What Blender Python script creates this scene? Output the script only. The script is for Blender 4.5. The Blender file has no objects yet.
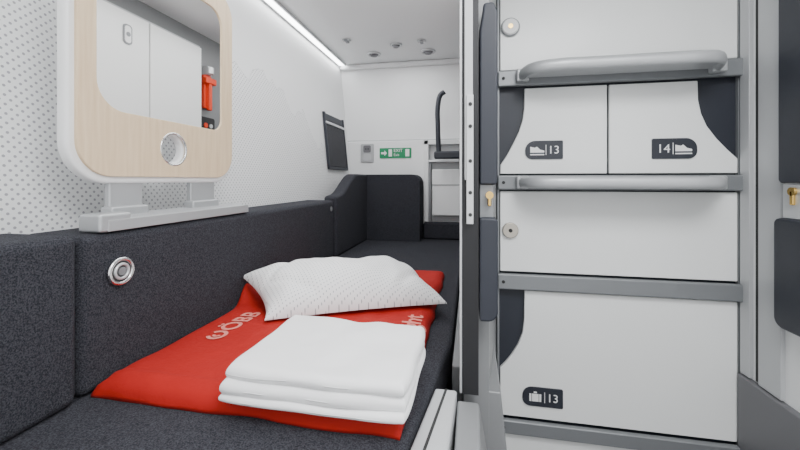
import bpy, bmesh, math, random
from mathutils import Vector, Matrix, noise

random.seed(3)
C = bpy.context.scene.collection

# ------------------------------------------------------------ materials
def mat(name, col, rough=0.5, metal=0.0, emit=None, estr=0, bump=0, bscale=200, var=None, vscale=300, spec=0.5, sheen=0):
    m = bpy.data.materials.new(name); m.use_nodes = True
    n = m.node_tree.nodes; l = m.node_tree.links; b = n["Principled BSDF"]
    b.inputs["Base Color"].default_value = (*col, 1)
    b.inputs["Roughness"].default_value = rough
    b.inputs["Metallic"].default_value = metal
    b.inputs["Specular IOR Level"].default_value = spec
    if sheen: b.inputs["Sheen Weight"].default_value = sheen
    if emit:
        b.inputs["Emission Color"].default_value = (*emit, 1)
        b.inputs["Emission Strength"].default_value = estr
    tc = n.new("ShaderNodeTexCoord")
    if var:
        t = n.new("ShaderNodeTexNoise"); t.inputs["Scale"].default_value = vscale; t.inputs["Detail"].default_value = 3
        l.new(tc.outputs["Object"], t.inputs["Vector"])
        r = n.new("ShaderNodeValToRGB")
        r.color_ramp.elements[0].position = .38; r.color_ramp.elements[1].position = .62
        r.color_ramp.elements[0].color = (*col, 1); r.color_ramp.elements[1].color = (*var, 1)
        l.new(t.outputs["Fac"], r.inputs["Fac"]); l.new(r.outputs["Color"], b.inputs["Base Color"])
    if bump:
        t = n.new("ShaderNodeTexNoise"); t.inputs["Scale"].default_value = bscale; t.inputs["Detail"].default_value = 4
        l.new(tc.outputs["Object"], t.inputs["Vector"])
        bp = n.new("ShaderNodeBump"); bp.inputs["Strength"].default_value = bump; bp.inputs["Distance"].default_value = .002
        l.new(t.outputs["Fac"], bp.inputs["Height"]); l.new(bp.outputs["Normal"], b.inputs["Normal"])
    return m

def dotmat(name, base, dot, s, r, plane='YZ', mountain=False, rough=.5, bump=0):
    m = mat(name, base, rough, bump=bump, bscale=60)
    n = m.node_tree.nodes; l = m.node_tree.links; b = n["Principled BSDF"]
    tc = n.new("ShaderNodeTexCoord"); sp = n.new("ShaderNodeSeparateXYZ"); l.new(tc.outputs["Object"], sp.inputs[0])
    def M(op, a, bb=None, c=None):
        k = n.new("ShaderNodeMath"); k.operation = op
        for i, v in enumerate((a, bb, c)):
            if v is None: continue
            if isinstance(v, (int, float)): k.inputs[i].default_value = v
            else: l.new(v, k.inputs[i])
        return k.outputs[0]
    u0 = sp.outputs[plane[0]]; v0 = sp.outputs[plane[1]]
    u = M('DIVIDE', u0, s); v = M('DIVIDE', v0, s)
    def dist(off):
        a = M('SUBTRACT', M('FRACT', M('ADD', u, 100 + off)), .5); c = M('SUBTRACT', M('FRACT', M('ADD', v, 100 + off)), .5)
        return M('SQRT', M('ADD', M('MULTIPLY', a, a), M('MULTIPLY', c, c)))
    d = M('MINIMUM', dist(0), dist(.5))
    fac = M('LESS_THAN', d, r)
    if mountain:
        t = n.new("ShaderNodeTexNoise"); t.noise_dimensions = '1D'; t.inputs["Scale"].default_value = 5; t.inputs["Detail"].default_value = 4
        l.new(u0, t.inputs["W"])
        ridge = M('ADD', M('MULTIPLY', t.outputs["Fac"], .30), M('SUBTRACT', .25, M('MULTIPLY', M('MAXIMUM', M('SUBTRACT', u0, 1.2), 0), .45)))
        mask = M('LESS_THAN', v0, ridge)
        line = M('LESS_THAN', M('ABSOLUTE', M('SUBTRACT', v0, ridge)), .0018)
        fac = M('MULTIPLY', fac, mask)
        fac = M('MAXIMUM', fac, M('MULTIPLY', line, .35))
    mx = n.new("ShaderNodeMix"); mx.data_type = 'RGBA'
    mx.inputs[6].default_value = (*base, 1); mx.inputs[7].default_value = (*dot, 1)
    l.new(fac, mx.inputs[0]); l.new(mx.outputs[2], b.inputs["Base Color"])
    return m

def woodmat():
    m = mat("light_birch_wood", (.72, .56, .38), .45)
    n = m.node_tree.nodes; l = m.node_tree.links; b = n["Principled BSDF"]
    tc = n.new("ShaderNodeTexCoord"); mp = n.new("ShaderNodeMapping"); mp.inputs["Scale"].default_value = (60, 60, 4)
    l.new(tc.outputs["Object"], mp.inputs[0])
    t = n.new("ShaderNodeTexNoise"); t.inputs["Scale"].default_value = 2.2; t.inputs["Detail"].default_value = 5
    l.new(mp.outputs[0], t.inputs["Vector"])
    r = n.new("ShaderNodeValToRGB")
    r.color_ramp.elements[0].position = .3; r.color_ramp.elements[1].position = .7
    r.color_ramp.elements[0].color = (.66, .49, .31, 1); r.color_ramp.elements[1].color = (.76, .60, .41, 1)
    l.new(t.outputs["Fac"], r.inputs[0]); l.new(r.outputs[0], b.inputs["Base Color"])
    return m

white = mat("white_laminate", (.85, .855, .855), .35, bump=.03, bscale=90)
locker_white = mat("locker_white", (.85, .86, .85), .28, bump=.02, bscale=60)
ceil_white = mat("ceiling_white", (.85, .855, .86), .45, bump=.02)
wall_dots = dotmat("printed_dot_wall", (.83, .835, .835), (.36, .36, .38), .0150, .15, 'YZ', True)
pillow_cloth = dotmat("pillow_cotton", (.88, .88, .88), (.38, .39, .42), .0100, .12, 'XY', rough=.9, bump=.4)
cotton = mat("white_cotton", (.88, .88, .885), .9, bump=.4, bscale=50, sheen=.2)
fabric = mat("charcoal_wool", (.013, .014, .019), .95, bump=.9, bscale=600, var=(.052, .053, .064), vscale=520, spec=.3)
red = mat("red_cloth", (.38, .009, .006), .8, bump=.5, bscale=120, spec=.3)
print_pink = mat("faded_print", (.72, .22, .18), .7, bump=.02)
wood = woodmat()
mirror_m = mat("mirror_glass", (.97, .97, .96), .01, 1.0)
alu = mat("brushed_aluminium", (.62, .63, .64), .35, .6, bump=.02)
silver = mat("satin_silver_paint", (.44, .45, .46), .38, .35, bump=.02)
greymetal = mat("grey_metal", (.23, .24, .25), .42, .35, bump=.02)
handle_grey = mat("handle_grey", (.46, .47, .48), .36, .25, bump=.02)
chrome = mat("polished_steel", (.75, .75, .75), .22, 1.0)
char = mat("charcoal_plastic", (.018, .021, .031), .5, bump=.05)
black = mat("black_rubber", (.008, .008, .010), .5, bump=.02)
dark = mat("dark_gap", (.03, .03, .03), .8, bump=.02)
panelgrey = mat("panel_grey", (.50, .51, .52), .4, .1, bump=.02)
midgrey = mat("mid_grey_paint", (.23, .235, .24), .4, .1, bump=.02)
lowgrey = mat("lower_panel_grey", (.15, .15, .16), .45, .2, bump=.02)
green = mat("sign_green", (.0, .24, .09), .5, bump=.02)
signwhite = mat("print_white", (.85, .85, .85), .5, bump=.02)
brass = mat("brass", (.75, .50, .16), .25, 1.0, bump=.02)
redplastic = mat("red_plastic", (.75, .05, .01), .4, bump=.02)
floor_m = mat("floor_vinyl", (.12, .12, .13), .6, bump=.1, var=(.18, .18, .19))
led = mat("led_diffuser", (1, 1, 1), .5, emit=(.97, .985, 1), estr=11)
fill_glow = mat("fill_panel_glow", (1, 1, 1), .5, emit=(.98, .99, 1), estr=5)  # glow for the added fill panel over the aisle
net = mat("pocket_net", (.02, .02, .024), .8, bump=.6, bscale=300, var=(.06, .06, .07), vscale=300)

# ------------------------------------------------------------ helpers
def group(name):
    e = bpy.data.objects.new(name, None); e.empty_display_size = .05; C.objects.link(e); return e

def add(name, me, m, parent=None, smooth=False):
    ob = bpy.data.objects.new(name, me); C.objects.link(ob)
    if m: me.materials.clear(); me.materials.append(m)
    if smooth:
        for p in me.polygons: p.use_smooth = True
    if parent: ob.parent = parent
    return ob

def bev(ob, w, seg=3):
    b = ob.modifiers.new("b", 'BEVEL'); b.width = w; b.segments = seg; b.limit_method = 'ANGLE'; b.angle_limit = math.radians(40)
    b.harden_normals = True
    for p in ob.data.polygons: p.use_smooth = True
    return ob

def box(name, x0, x1, y0, y1, z0, z1, m, parent=None, bw=0, seg=3):
    return prism(name, [(x0, z0), (x1, z0), (x1, z1), (x0, z1)], 'XZ', y0, y1, m, parent, bw, seg)

def prism(name, pts, plane, a0, a1, m, parent=None, bw=0, seg=3):
    bm = bmesh.new()
    def V(p, a):
        return {'XZ': (p[0], a, p[1]), 'YZ': (a, p[0], p[1]), 'XY': (p[0], p[1], a)}[plane]
    lo = [bm.verts.new(V(p, a0)) for p in pts]; hi = [bm.verts.new(V(p, a1)) for p in pts]
    bm.faces.new(lo); bm.faces.new(hi)
    n = len(pts)
    for i in range(n): bm.faces.new((lo[i], lo[(i + 1) % n], hi[(i + 1) % n], hi[i]))
    bmesh.ops.recalc_face_normals(bm, faces=bm.faces)
    me = bpy.data.meshes.new(name); bm.to_mesh(me); bm.free()
    ob = add(name, me, m, parent)
    if bw: bev(ob, bw, seg)
    return ob

def rr(x0, x1, z0, z1, r, seg=8):
    if not isinstance(r, (tuple, list)): r = (r,) * 4
    pts = []
    for (cx, cz, a0, k) in ((x0, z0, 180, 0), (x1, z0, 270, 1), (x1, z1, 0, 2), (x0, z1, 90, 3)):
        q = max(r[k], 1e-4)
        ox = cx + q if cx == x0 else cx - q; oz = cz + q if cz == z0 else cz - q
        for i in range(seg + 1):
            a = math.radians(a0 + 90 * i / seg)
            pts.append((ox + q * math.cos(a), oz + q * math.sin(a)))
    return pts

def circ(cx, cz, r, seg=32):
    return [(cx + r * math.cos(2 * math.pi * i / seg), cz + r * math.sin(2 * math.pi * i / seg)) for i in range(seg)]

def plate(name, loops, thick, basis, m, parent=None, bw=0):
    cu = bpy.data.curves.new(name, 'CURVE'); cu.dimensions = '2D'; cu.fill_mode = 'BOTH'
    cu.extrude = thick / 2 - bw; cu.bevel_depth = bw; cu.bevel_resolution = 2
    for lp in loops:
        s = cu.splines.new('POLY'); s.points.add(len(lp) - 1)
        for i, p in enumerate(lp): s.points[i].co = (p[0], p[1], 0, 1)
        s.use_cyclic_u = True
    tmp = bpy.data.objects.new("t", cu); C.objects.link(tmp)
    bpy.context.view_layer.update()
    me = bpy.data.meshes.new_from_object(tmp.evaluated_get(bpy.context.evaluated_depsgraph_get()))
    bpy.data.objects.remove(tmp)
    me.transform(basis)
    return add(name, me, m, parent)

def YZ(x):
    return Matrix(((0, 0, 1, x), (1, 0, 0, 0), (0, 1, 0, 0), (0, 0, 0, 1)))

def cyl(name, c, axis, r, h, m, parent=None, r2=None, seg=40, bw=0):
    bm = bmesh.new()
    bmesh.ops.create_cone(bm, cap_ends=True, segments=seg, radius1=r, radius2=r if r2 is None else r2, depth=h)
    me = bpy.data.meshes.new(name); bm.to_mesh(me); bm.free()
    R = Vector((0, 0, 1)).rotation_difference(Vector(axis)).to_matrix().to_4x4()
    me.transform(Matrix.Translation(c) @ R)
    ob = add(name, me, m, parent)
    if bw: bev(ob, bw, 2)
    return ob

def ring(name, c, axis, R, r, m, parent=None):
    bm = bmesh.new(); N = 40; K = 12; vs = []
    for i in range(N):
        a = 2 * math.pi * i / N; row = []
        for j in range(K):
            b = 2 * math.pi * j / K; q = R + r * math.cos(b)
            row.append(bm.verts.new((q * math.cos(a), q * math.sin(a), r * math.sin(b))))
        vs.append(row)
    for i in range(N):
        for j in range(K):
            bm.faces.new((vs[i][j], vs[(i + 1) % N][j], vs[(i + 1) % N][(j + 1) % K], vs[i][(j + 1) % K]))
    me = bpy.data.meshes.new(name); bm.to_mesh(me); bm.free()
    Q = Vector((0, 0, 1)).rotation_difference(Vector(axis)).to_matrix().to_4x4()
    me.transform(Matrix.Translation(c) @ Q)
    return add(name, me, m, parent, True)

def tube(name, pts, r, m, parent=None, zscale=1):
    cu = bpy.data.curves.new(name, 'CURVE'); cu.dimensions = '3D'; cu.bevel_depth = r; cu.bevel_resolution = 5; cu.use_fill_caps = True
    s = cu.splines.new('BEZIER')
    s.bezier_points.add(len(pts) - 1)
    for i, p in enumerate(pts):
        b = s.bezier_points[i]; b.co = p; b.handle_left_type = b.handle_right_type = 'AUTO'
    s.resolution_u = 10
    tmp = bpy.data.objects.new("t", cu); C.objects.link(tmp); bpy.context.view_layer.update()
    me = bpy.data.meshes.new_from_object(tmp.evaluated_get(bpy.context.evaluated_depsgraph_get()))
    bpy.data.objects.remove(tmp)
    zc = sum(p[2] for p in pts) / len(pts)
    if zscale != 1:
        for v in me.vertices: v.co.z = zc + (v.co.z - zc) * zscale
    return add(name, me, m, parent, True)

def text(name, body, size, basis, m, parent=None, zfun=None, align='LEFT', off=.004):
    cu = bpy.data.curves.new(name, 'FONT'); cu.body = body; cu.size = size; cu.extrude = .0003; cu.align_x = align; cu.offset = size * off
    tmp = bpy.data.objects.new("t", cu); C.objects.link(tmp); bpy.context.view_layer.update()
    me = bpy.data.meshes.new_from_object(tmp.evaluated_get(bpy.context.evaluated_depsgraph_get()))
    bpy.data.objects.remove(tmp)
    me.transform(basis)
    if zfun:
        for v in me.vertices: v.co.z += zfun(v.co.x, v.co.y)
    return add(name, me, m, parent)

def XZfront(x, y, z):
    return Matrix(((1, 0, 0, x), (0, 0, -1, y), (0, 1, 0, z), (0, 0, 0, 1)))

# ------------------------------------------------------------ room shell
ZC = .69; YE = 2.12; FL = -.95
box("floor", -.85, 1.0, -1.0, YE, FL - .03, FL, floor_m)
box("ceiling", -.85, .75, -.45, YE + .03, ZC, ZC + .03, ceil_white)
def wx(z): return -.70 - .1 * max(0, z + .1)
prism("wall_left", [(-.70, FL), (-.70, -.1), (wx(ZC), ZC), (wx(ZC) - .06, ZC), (wx(ZC) - .06, FL)], 'XZ', -.6, YE, wall_dots)
wb = group("wall_back")
box("upper_panel", -.80, .70, YE, YE + .03, .235, ZC, white, wb)
box("lower_panel", -.80, .70, YE - .012, YE + .03, FL, .23, white, wb, .004)
box("joint", -.80, .05, YE - .002, YE + .01, .228, .237, panelgrey, wb)
prism("trim_cove", [(-.776, ZC - .001), (-.02, ZC - .001), (-.02, ZC - .03), (-.773, ZC - .03)], 'XZ', YE - .03, YE - .001, ceil_white, None, .01)

prism("wall_partition", [(-.012, .64), (.03, .64), (.066, 1.0), (.066, YE), (.05, YE), (.048, .90), (.02, .67), (-.012, .67)], 'XY', FL, ZC, midgrey)
wr = group("wall_right")
box("wall_panel", .62, .66, -.3, 1.03, FL, ZC, white, wr)
box("dark_seam", .6185, .622, .938, .946, -.445, ZC, dark, wr)
box("edge_profile", .612, .622, .955, .985, -.445, ZC, panelgrey, wr, .002)
box("edge_profile_front", .612, .622, .870, .93, -.445, ZC, panelgrey, wr, .002)
box("lower_cladding", .606, .625, -.3, .985, FL, -.447, lowgrey, wr, .004)

# ------------------------------------------------------------ berth base
box("berth_base", -.698, -.082, -.2, YE - .02, FL, -.402, lowgrey)
def sx(y):  # inner edge of the side rail
    return -.080 if y < .42 else (-.036 if y > .76 else -.080 + .044 * (y - .42) / .34)
bs = group("berth_side_rail")
prism("rail_top", [(sx(y), y) for y in (-.2, .42, .597)] + [(-.022, .597), (-.030, .42), (-.030, -.2)], 'XY', -.42, -.338, panelgrey, bs, .004)
prism("rail_groove", [(sx(y) + .016, y) for y in (-.2, .42, .596)] + [(sx(y) + .020, y) for y in (.596, .42, -.2)], 'XY', -.34, -.3374, dark, bs)
box("rail_rear", -.034, -.014, .675, YE - .03, -.42, -.338, midgrey, bs, .004)
prism("side_panel", [(-.0215, -.352), (.012, -.352), (.06, -.62), (.06, FL), (-.0215, FL)], 'XZ', -.2, .594, midgrey, bs, .004)
kp = prism("trim_kick_panel", [(.02, -.36), (.050, -.36), (.064, -.5), (.064, FL), (.02, FL)], 'XZ', .642, .97, midgrey, None, .003)

prism("mattress", [(-.698, -.2)] + [(sx(y) - .002, y) for y in (-.2, .42, .76, 2.105)] + [(-.698, 2.105)], 'XY', -.40, -.33, fabric, None, .010)

# backrest cushions along wall
BZ = -.3295
box("backrest_cushion", -.698, -.566, -.2, .441, BZ, -.080, fabric, None, .014)
box("backrest_cushion", -.698, -.57, .446, 1.475, BZ, -.085, fabric, None, .014)
cc = group("corner_cushion")
pts = [(1.48, BZ), (2.09, BZ), (2.09, .03)]
for i in range(15):
    u = i / 14; s = u * u * (3 - 2 * u)
    pts.append((1.78 - .26 * u, .03 - .095 * s))
pts.append((1.48, -.070))
prism("side_section", pts, 'YZ', -.620, -.56, fabric, cc, .012)
prism("end_section", rr(-.60, -.268, BZ, .03, (.002, .002, .045, .01)), 'XZ', 1.94, 2.09, fabric, cc, .012)
box("backing", -.698, -.612, 1.48, 2.09, BZ, -.10, fabric, cc, .005)
box("foot_cushion", -.262, -.045, 2.03, 2.10, BZ, -.237, fabric, None, .012)

sk = group("seat_belt_socket")
cyl("cup", (-.5675, .506, -.15), (1, 0, 0), .019, .004, dark, sk)
ring("outer_ring", (-.566, .506, -.15), (1, 0, 0), .020, .0035, chrome, sk)
ring("inner_ring", (-.5645, .506, -.15), (1, 0, 0), .0115, .0025, alu, sk)
cyl("core", (-.5655, .506, -.15), (1, 0, 0), .007, .006, greymetal, sk)
cyl("cushion_button", (-.569, 1.44, -.12), (1, 0, 0), .010, .004, greymetal, None, bw=.001)

# ------------------------------------------------------------ folding mirror panel
mp = group("folding_mirror_table")
outer = rr(.455, .843, -.001, .462, .062, 12)
inner = rr(.463, .837, .007, .456, .056, 12)
HC = (.652, .063); HR = .0325
hole = circ(*HC, HR, 40)
mir = rr(.492, .80, .118, .41, (.05, .03, .04, .04), 10)
plate("shell", [outer, hole], .020, YZ(-.614), white, mp, .005)
plate("wood_face", [inner, hole, mir], .006, YZ(-.6015), wood, mp, .001)
plate("mirror", [rr(.487, .805, .113, .415, .04)], .002, YZ(-.6025), mirror_m, mp)
ring("grip_ring", (-.600, *HC), (1, 0, 0), HR, .0026, chrome, mp)
bm = bmesh.new(); me = bpy.data.meshes.new("sleeve"); va = []
for (yy, zz) in circ(*HC, HR - .0004, 40):
    va.append((bm.verts.new((-.598, yy, zz)), bm.verts.new((-.626, yy, zz))))
for i in range(40): bm.faces.new((va[i][0], va[(i + 1) % 40][0], va[(i + 1) % 40][1], va[i][1]))
bm.to_mesh(me); bm.free(); add("grip_sleeve", me, greymetal, mp, True)
for i, (a, b) in enumerate(((.522, .588), (.708, .785))):
    box("hinge_leg_%d" % (i + 1), -.620, -.608, a, b, -.062, .004, silver, mp, .003)
    box("hinge_block_%d" % (i + 1), -.624, -.598, a - .004, b + .004, -.066, -.046, silver, mp, .004)
prism("mounting_rail", [(-.628, -.084), (-.574, -.084), (-.574, -.072), (-.59, -.062), (-.628, -.060)], 'XZ', .487, .865, silver, mp, .002)
box("rail_lip", -.5795, -.5695, .487, .865, -.0835, -.064, silver, mp, .002)
box("rail_end", -.612, -.570, .474, .53, -.0835, -.054, silver, mp, .005)

# ------------------------------------------------------------ LED strip
ls = group("led_light_strip")
box("diffuser", -.768, -.736, -.3, 2.08, ZC - .008, ZC - .001, led, ls)
box("profile_inner", -.736, -.728, -.3, 2.08, ZC - .012, ZC - .0005, alu, ls, .001)
box("profile_outer", -.772, -.768, -.3, 2.08, ZC - .012, ZC - .0005, alu, ls, .001)

for nm, x, y, r in (("ceiling_spotlight", -.52, 1.94, .032), ("ceiling_spotlight", -.375, 1.83, .026), ("ceiling_spotlight", -.225, 1.955, .034)):
    g = group(nm)
    ring("bezel", (x, y, ZC - .003), (0, 0, 1), r, .006, alu, g)
    cyl("lens", (x, y, ZC - .008), (0, 0, -1), r * .85, .014, lowgrey, g, r2=r * .5)
for (x, y) in ((-.60, 1.72), (-.24, 1.80)):
    g = group("ceiling_clip")
    box("base", x - .02, x + .02, y - .012, y + .012, ZC - .006, ZC, panelgrey, g, .002)
    box("tab", x - .008, x + .008, y - .02, y + .02, ZC - .012, ZC - .005, greymetal, g, .002)

def wslab(name, y0, y1, z0, z1, d0, d1, m, parent, bw=.002):
    p = [(wx(z0) + d0, z0), (wx(z0) + d1, z0), (wx(z1) + d1, z1), (wx(z1) + d0, z1)]
    return prism(name, p, 'XZ', y0, y1, m, parent, bw)
pk = group("wall_pocket")
wslab("net_body", 1.77, 2.03, .07, .29, .002, .012, net, pk, .004)
wslab("top_rim", 1.76, 2.04, .29, .303, .002, .018, alu, pk)
wslab("flap", 1.76, 2.04, .309, .345, .002, .010, char, pk)
wslab("frame_near", 1.755, 1.77, .06, .35, .002, .014, char, pk)
wslab("frame_far", 2.03, 2.045, .06, .35, .002, .014, char, pk)
wslab("frame_bottom", 1.755, 2.045, .055, .07, .002, .014, char, pk)

so = group("power_outlet")
yo = YE - .012
prism("plate", rr(-.645, -.565, .105, .215, .008), 'XZ', yo - .008, yo, silver, so, .002)
prism("upper_socket", rr(-.628, -.582, .163, .205, .008), 'XZ', yo - .010, yo - .007, lowgrey, so)
prism("lower_socket", rr(-.628, -.582, .115, .155, .008), 'XZ', yo - .010, yo - .007, panelgrey, so)
for a in (-.612, -.598): cyl("pin_hole_%d" % int(-a * 1000), (a, yo - .0105, .184), (0, 1, 0), .004, .002, dark, so)
sg = group("emergency_exit_sign")
prism("board", rr(-.53, -.34, .128, .188, .005), 'XZ', yo - .004, yo, green, sg)
prism("arrow", [(-.52, .152), (-.50, .152), (-.50, .142), (-.485, .158), (-.50, .174), (-.50, .164), (-.52, .164)], 'XZ', yo - .006, yo - .004, signwhite, sg)
prism("door_icon", [(-.475, .138), (-.455, .138), (-.455, .18), (-.475, .18)], 'XZ', yo - .006, yo - .004, signwhite, sg)
text("label_upper", "EXIT", .026, XZfront(-.445, yo - .006, .164), signwhite, sg, off=0)
text("label_lower", "Exit", .022, XZfront(-.445, yo - .006, .140), signwhite, sg, off=0)
prism("door_icon_2", [(-.375, .138), (-.352, .138), (-.352, .18), (-.375, .18)], 'XZ', yo - .006, yo - .004, signwhite, sg)

ec = group("foot_end_compartment")
yc = YE - .03
box("back", -.25, -.03, yc + .012, yc + .0175, -.235, .20, panelgrey, ec)
box("frame_left", -.262, -.235, yc - .03, yc + .0175, -.235, .225, white, ec, .003)
box("frame_top", -.262, -.03, yc - .03, yc + .0175, .20, .225, white, ec, .003)
box("shelf", -.235, -.03, yc - .05, yc + .014, .10, .112, alu, ec, .002)
box("bin", -.215, -.04, yc - .04, yc + .012, -.20, .06, white, ec, .008)
box("bin_seam", -.213, -.042, yc - .0425, yc - .038, -.03, -.025, greymetal, ec)
box("net_left", -.234, -.222, yc - .03, yc + .01, -.235, .10, greymetal, ec)
gb = group("grab_bar")
tube("upright", [(-.165, 1.92, .14), (-.17, 1.92, .28), (-.168, 1.92, .40), (-.155, 1.92, .445), (-.135, 1.92, .46)], .013, char, gb)
box("arm", -.19, -.02, 1.905, 1.94, .11, .15, char, gb, .01)
box("arm_mount", -.06, .049, 1.90, 1.945, .10, .16, char, gb, .006)

cb = group("overhead_cabinet")
box("carcass", .012, .047, .92, 1.47, -.10, .61, panelgrey, cb)
box("door_1", .002, .012, .922, 1.192, -.098, .60, locker_white, cb, .002)
box("door_2", .002, .012, 1.198, 1.468, -.098, .60, locker_white, cb, .002)
cyl("lock", (-.003, 1.10, .52), (1, 0, 0), .008, .004, greymetal, cb)
prism("lock_plate", rr(1.083, 1.117, .485, .555, .012), 'YZ', -.002, .003, greymetal, cb)
prism("lock_face", rr(1.088, 1.112, .490, .550, .010), 'YZ', -.003, -.0015, signwhite, cb)
eh = group("emergency_hammer")
prism("cradle", rr(1.52, 1.57, .34, .50, .01), 'YZ', .03, .0475, redplastic, eh, .003)
box("handle", .012, .032, 1.535, 1.555, .33, .46, redplastic, eh, .006)
box("head", .008, .034, 1.51, 1.58, .455, .485, redplastic, eh, .006)
cyl("bracket", (.02, 1.545, .52), (0, 0, 1), .018, .03, alu, eh)
box("bracket_base", .02, .0475, 1.53, 1.56, .50, .54, alu, eh)
ct = group("control_panel")
prism("plate", rr(1.49, 1.60, .20, .30, .01), 'YZ', .035, .0475, black, ct, .003)
cyl("button", (.034, 1.535, .26), (1, 0, 0), .012, .006, redplastic, ct)
cyl("button_2", (.034, 1.57, .26), (1, 0, 0), .010, .006, alu, ct)

# ------------------------------------------------------------ door post (left)
dp = group("door_post")
box("core", -.014, .012, .60, .638, -.345, ZC - .001, black, dp)
box("left_profile", -.018, -.0138, .601, .638, -.345, ZC - .001, alu, dp, .001)
box("face_strip", -.010, .003, .594, .60, .0, ZC - .001, panelgrey, dp, .001)
box("hinge_plate", -.007, .004, .590, .595, -.07, .135, alu, dp, .001)
for i, z in enumerate((.12, .085, .03, -.02, -.055)): cyl("screw_%d" % i, (-.001, .5895, z), (0, 1, 0), .003, .002, dark, dp, seg=16)
hl = group("door_handle_plate")
prism("upper_shell", [(.0135, -.008), (.040, -.008), (.042, .0), (.042, .27), (.036, .285), (.020, .285), (.016, .255), (.0135, .24)], 'XZ', .602, .637, char, hl, .004)
prism("lower_shell", rr(.0135, .042, -.225, -.06, (.004, .016, .008, .004)), 'XZ', .595, .637, char, hl, .004)
box("bridge", .0135, .036, .61, .637, -.065, -.005, greymetal, hl, .002)
cyl("lock_cylinder", (.029, .603, -.024), (0, 1, 0), .006, .016, brass, hl)
box("lock_key_body", .0262, .0318, .597, .612, -.042, -.024, brass, hl, .002)
hr = group("door_handle_plate")
prism("upper_shell", rr(.72, .858, -.006, .62, .008), 'YZ', .598, .611, char, hr, .004)
prism("lower_shell", rr(.70, .862, -.29, -.075, (.05, .02, .012, .01)), 'YZ', .592, .611, char, hr, .006)
box("bridge", .602, .611, .74, .852, -.075, -.008, alu, hr, .002)
cyl("lock_cylinder", (.600, .826, -.022), (1, 0, 0), .008, .006, brass, hr)
box("lock_key_body", .597, .603, .822, .830, -.048, -.02, brass, hr, .002)

# ------------------------------------------------------------ lockers
lk = group("storage_locker")
X0, X1 = .067, .617
box("carcass", X0, X1, 1.0, 1.03, FL + .001, ZC - .001, char, lk)
box("stile_left", X0 + .0005, .073, .9892, 1.0, FL + .001, ZC - .001, greymetal, lk, .001)
box("stile_right", .6125, .6165, .9892, 1.0, FL + .001, ZC - .001, greymetal, lk, .001)
DY0, DY1 = .989, 1.0
box("door_top", .075, .611, DY0, DY1, .285, ZC - .002, locker_white, lk, .002)
prism("door_shoe_left", [(.331, .016), (.331, .236), (.136, .236), (.135, .185), (.131, .155), (.122, .125), (.108, .095), (.093, .066), (.076, .04), (.075, .016)], 'XZ', DY0, DY1, locker_white, lk, .002)
prism("door_shoe_right", [(.336, .016), (.611, .016), (.611, .05), (.590, .072), (.568, .098), (.548, .128), (.536, .158), (.530, .19), (.529, .236), (.336, .236)], 'XZ', DY0, DY1, locker_white, lk, .002)
box("door_middle", .075, .611, DY0, DY1, -.237, -.029, locker_white, lk, .002)
prism("door_luggage", [(.075, -.612), (.611, -.612), (.611, -.285), (.136, -.285), (.135, -.36), (.131, -.395), (.120, -.425), (.103, -.455), (.088, -.475), (.075, -.49)], 'XZ', DY0, DY1, locker_white, lk, .002)
box("door_bottom", .075, .611, DY0, DY1, -.90, -.655, locker_white, lk, .002)
for i, (a, b) in enumerate(((.24, .281), (-.025, .012), (-.281, -.241), (-.651, -.616))):
    g = group("ladder_rail")
    box("bar", X0 + .001, X1 - .001, .974, .9888, a, b, greymetal, g, .004)
    cyl("screw", (.082, .9735, (a + b) / 2), (0, 1, 0), .004, .003, dark, g, seg=20)
cyl("lock_top", (.100, .983, .395), (0, 1, 0), .021, .012, signwhite, lk, bw=.004)
ring("lock_top_rim", (.100, .984, .395), (0, 1, 0), .022, .002, greymetal, lk)
cyl("lock_top_core", (.100, .9765, .395), (0, 1, 0), .006, .002, brass, lk)
cyl("lock_middle", (.100, .984, -.13), (0, 1, 0), .020, .010, mat("lock_bronze_steel", (.42, .39, .34), .3, .9, bump=.02), lk, bw=.002)
cyl("lock_middle_core", (.100, .9785, -.13), (0, 1, 0), .005, .003, dark, lk)

def label(xc0, xc1, z0, z1, num, icon, flip):
    g = group("locker_number_label")
    r = (.018, .003, .003, .024) if not flip else (.003, .018, .024, .003)
    prism("plate", rr(xc0, xc1, z0, z1, r), 'XZ', .9855, .9889, char, g)
    w = xc1 - xc0; h = z1 - z0; zc = (z0 + z1) / 2
    y = .9850
    ix = xc0 + w * .32 if not flip else xc0 + w * .70
    tx = xc0 + w * .60 if not flip else xc0 + w * .10
    text("number", num, h * .60, XZfront(tx, y, zc - h * .20), signwhite, g, off=0)
    box("divider", xc0 + w * (.545 if not flip else .46), xc0 + w * (.56 if not flip else .475), y, y + .0006, zc - h * .28, zc + h * .28, signwhite, g)
    s = h * .40
    if icon == 'shoe':
        prism("shoe_icon", [(ix - s * .9, zc - s * .35), (ix + s * .9, zc - s * .35), (ix + s * .9, zc - s * .1), (ix + s * .35, zc + s * .05), (ix - s * .05, zc + s * .45), (ix - s * .3, zc + s * .3), (ix - s * .9, zc + s * .45)], 'XZ', y, y + .0006, signwhite, g)
        box("shoe_sole", ix - s * .9, ix + s * .9, y, y + .0006, zc - s * .7, zc - s * .55, signwhite, g)
    else:
        box("case_body", ix - s * .42, ix + s * .42, y, y + .0006, zc - s * .6, zc + s * .4, signwhite, g)
        box("case_side_l", ix - s * .75, ix - s * .5, y, y + .0006, zc - s * .6, zc + s * .4, signwhite, g)
        box("case_side_r", ix + s * .5, ix + s * .75, y, y + .0006, zc - s * .6, zc + s * .4, signwhite, g)
        box("case_handle", ix - s * .2, ix + s * .2, y, y + .0006, zc + s * .5, zc + s * .7, signwhite, g)
label(.137, .228, .053, .100, "13", 'shoe', False)
label(.430, .526, .051, .100, "14", 'shoe', True)
label(.130, .228, -.578, -.530, "13", 'case', False)

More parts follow.
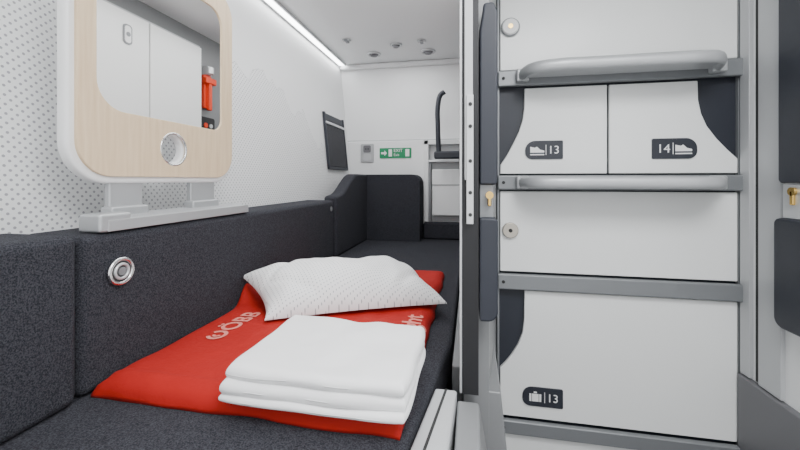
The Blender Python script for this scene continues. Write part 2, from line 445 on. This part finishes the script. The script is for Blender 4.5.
for i, z in enumerate((.262, -.006)):
    g = group("ladder_step")
    path = [(.125, .960, z), (.128, .935, z), (.145, .902, z), (.175, .888, z), (.30, .885, z), (.42, .885, z), (.49, .887, z), (.520, .896, z), (.540, .925, z), (.552, .960, z)]
    tube("tread_bar", path, .0088, handle_grey, g, zscale=1.6)
    prism("tread_plate", [(p[0], p[1]) for p in path], 'XY', z - .007, z + .004, handle_grey, g)
    box("mount_left", .112, .142, .952, .9732, z - .016, z + .016, handle_grey, g, .004)
    box("mount_right", .540, .570, .952, .9732, z - .016, z + .016, handle_grey, g, .004)

# ------------------------------------------------------------ bedding
def edgef(d, w):
    return math.sqrt(max(0, 1 - (1 - min(1, max(0, d / w))) ** 2))
BX0, BX1, BY0, BY1 = -.566, -.088, .455, 1.25
def bag_h(x, y):
    d = min(x - BX0, BX1 - x, y - BY0, BY1 - y)
    h = .006 + .020 * edgef(d, .03)
    h += .0030 * noise.noise((x * 9, y * 9, 0)) + .0025 * noise.noise((x * 25, y * 14, 3))
    k = math.exp(-((y - .85) / .035) ** 2) * math.exp(-(x - BX0) / .02)
    h += .060 * k
    h += .003 * math.exp(-((y - BY0 - .03) / .006) ** 2)
    return -.33 + max(h, .004)
bm = bmesh.new(); NX, NY = 90, 130; g0 = []; g1 = []
for j in range(NY + 1):
    a = []; b = []
    for i in range(NX + 1):
        u = i / NX; v = j / NY
        x = BX0 + (BX1 - BX0) * u; y = BY0 + (BY1 - BY0) * v
        z = bag_h(x, y)
        wob = .008 * noise.noise((x * 12, y * 12, 7))
        xo = x + (wob if u > .97 else 0); yo_ = y + (wob if v < .02 or v > .98 else 0)
        a.append(bm.verts.new((xo, yo_, z))); b.append(bm.verts.new((xo, yo_, -.3295)))
    g0.append(a); g1.append(b)
def closegrid(bm, g0, g1, NX, NY):
    for j in range(NY):
        for i in range(NX):
            bm.faces.new((g0[j][i], g0[j][i + 1], g0[j + 1][i + 1], g0[j + 1][i]))
            bm.faces.new((g1[j][i], g1[j + 1][i], g1[j + 1][i + 1], g1[j][i + 1]))
    for i in range(NX):
        bm.faces.new((g0[0][i + 1], g0[0][i], g1[0][i], g1[0][i + 1])); bm.faces.new((g0[NY][i], g0[NY][i + 1], g1[NY][i + 1], g1[NY][i]))
    for j in range(NY):
        bm.faces.new((g0[j][0], g0[j + 1][0], g1[j + 1][0], g1[j][0])); bm.faces.new((g0[j + 1][NX], g0[j][NX], g1[j][NX], g1[j + 1][NX]))
closegrid(bm, g0, g1, NX, NY)
me = bpy.data.meshes.new("cloth"); bm.to_mesh(me); bm.free()
rb = group("red_blanket")
add("cloth", me, red, rb, True)
def flat(x, y): return Matrix(((0, -1, 0, x), (1, 0, 0, y), (0, 0, 1, .0012), (0, 0, 0, 1)))
def roundel(name, cx, cy, R, r, a0, a1):
    bm = bmesh.new(); N = 30; prev = None
    for i in range(N + 1):
        a = a0 + (a1 - a0) * i / N
        p = []
        for q in (R - r, R + r):
            X = cx + q * math.cos(a); Y = cy + q * math.sin(a)
            p.append(bm.verts.new((X, Y, bag_h(X, Y) + .0015)))
        if prev: bm.faces.new((prev[0], prev[1], p[1], p[0]))
        prev = p
    me = bpy.data.meshes.new(name); bm.to_mesh(me); bm.free()
    return add(name, me, print_pink, rb)
roundel("print_ring", -.490, .640, .016, .0038, -2.6, 2.6)
roundel("print_ring_tail", -.490, .640, .006, .003, -3.1, 0)
text("print_text", "ÖBB", .054, flat(-.471, .662), print_pink, rb, bag_h, off=.02)
text("print_text_side", "night", .058, flat(-.105, .70), print_pink, rb, bag_h, off=.015)

def slab(bm, cx, cy, z0, lx, ly, h, rot, seed, rad=None, namp=.003, wv=.0022):
    NU, NV = 70, 60; top = []; bot = []
    ca, sa = math.cos(rot), math.sin(rot); rad = rad or h * .6
    for j in range(NV + 1):
        ra = []; rb_ = []
        for i in range(NU + 1):
            u = -1 + 2 * i / NU; v = -1 + 2 * j / NV
            u = math.sin(u * math.pi / 2); v = math.sin(v * math.pi / 2)
            du = (1 - abs(u)) * lx / 2; dv = (1 - abs(v)) * ly / 2
            e = edgef(min(du, dv), rad)
            x = u * lx / 2; y = v * ly / 2
            x *= 1 - .025 * v ** 8; y *= 1 - .035 * u ** 8
            nn = noise.noise((x * 13 + seed, y * 13, seed)); n2 = noise.noise((x * 34 + seed, y * 26, seed * 2))
            x *= 1 + .022 * noise.noise((y * 18, seed, 1)); y *= 1 + .032 * noise.noise((x * 14, seed, 5))
            wave = wv * noise.noise((x * 14, y * 14, seed + 9))
            zt = z0 + h / 2 + (h / 2) * e + (namp * nn + namp * .4 * n2) * e + wave
            zb = z0 + h / 2 - (h / 2) * e + wave * .5
            X = cx + x * ca - y * sa; Y = cy + x * sa + y * ca
            ra.append(bm.verts.new((X, Y, zt)))
            rb_.append(bm.verts.new((X, Y, zb)))
        top.append(ra); bot.append(rb_)
    closegrid(bm, top, bot, NU, NV)
bm = bmesh.new()
zb = -.3030
slab(bm, -.209, .543, zb, .264, .206, .010, .00, 1.3)
slab(bm, -.210, .545, zb + .0085, .264, .205, .020, .02, 4.1, rad=.011, wv=.003)
slab(bm, -.206, .547, zb + .0260, .258, .200, .022, -.012, 7.7, rad=.013, namp=.0045, wv=.004)
bmesh.ops.recalc_face_normals(bm, faces=bm.faces)
me = bpy.data.meshes.new("folded_duvet"); bm.to_mesh(me); bm.free()
add("folded_duvet", me, cotton, None, True)

# pillow
bm = bmesh.new(); NU, NV = 110, 80; top = []; bot = []
PC = Vector((-.300, .912)); ang = math.radians(26); ca, sa = math.cos(ang), math.sin(ang)
LX, LY = .410, .27
for j in range(NV + 1):
    a = []; b = []
    for i in range(NU + 1):
        u = math.sin((-1 + 2 * i / NU) * math.pi / 2); v = math.sin((-1 + 2 * j / NV) * math.pi / 2)
        pinch = 1 - .09 * (1 - abs(u) ** 2); pinch2 = 1 - .06 * (1 - abs(v) ** 2)
        x = u * LX / 2 * pinch2; y = v * LY / 2 * pinch
        e = (max(0, 1 - abs(u) ** 2.8) * max(0, 1 - abs(v) ** 2.8)) ** .55
        w = noise.noise((x * 10, y * 10, 2)) * .011 + noise.noise((x * 28, y * 9, 5)) * .006
        crease = -.008 * math.exp(-((abs(u) + .55 * abs(v) - .95) / .07) ** 2)
        X = PC.x + x * ca - y * sa; Y = PC.y + x * sa + y * ca
        kk = ((1 - u) / 2 * (1 + v) / 2) ** 1.3
        X += -.03 * kk; Y += -.105 * kk
        X = max(X, -.564)
        base = -.2995 + .050 * kk
        a.append(bm.verts.new((X, Y, base + .006 + .082 * e + (w + crease) * e ** .5)))
        b.append(bm.verts.new((X, Y, base + .004 - .003 * e)))
    top.append(a); bot.append(b)
closegrid(bm, top, bot, NU, NV)
me = bpy.data.meshes.new("pillow"); bm.to_mesh(me); bm.free()
add("pillow", me, pillow_cloth, None, True)

# ------------------------------------------------------------ lights
al = group("aisle_fill_panel")  # added glowing panel, out of view, to light the locker fronts
box("housing", .02, .56, -.25, .30, ZC - .014, ZC - .001, panelgrey, al, .003)
box("diffuser", .03, .55, -.24, .29, ZC - .018, ZC - .0135, fill_glow, al)
def area(name, loc, rot, sx_, sy_, e, col=(.97, .985, 1)):
    L = bpy.data.lights.new(name, 'AREA'); L.shape = 'RECTANGLE'; L.size = sx_; L.size_y = sy_; L.energy = e; L.color = col
    o = bpy.data.objects.new(name, L); o.location = loc; o.rotation_euler = rot; C.objects.link(o); return o
area("aisle_fill", (.28, .02, ZC - .03), (0, 0, 0), .5, .5, 12)  # added fill light below the panel, not a known fitting
area("berth_fill", (-.35, 1.2, ZC - .01), (0, 0, 0), .3, 1.5, 8)  # added fill to brighten the berth; no fixture at this spot
w = bpy.data.worlds.new("World"); bpy.context.scene.world = w; w.use_nodes = True
w.node_tree.nodes["Background"].inputs[0].default_value = (.98, .99, 1, 1)
w.node_tree.nodes["Background"].inputs[1].default_value = 1.9

# ------------------------------------------------------------ camera
cam = bpy.data.cameras.new("camera"); cam.lens = 16.5; cam.sensor_width = 36; cam.shift_y = -.05625; cam.clip_start = .01
co = bpy.data.objects.new("camera", cam); co.location = (0, 0, 0)
co.rotation_euler = (math.radians(90), 0, math.radians(10.95)); C.objects.link(co)
bpy.context.scene.camera = co
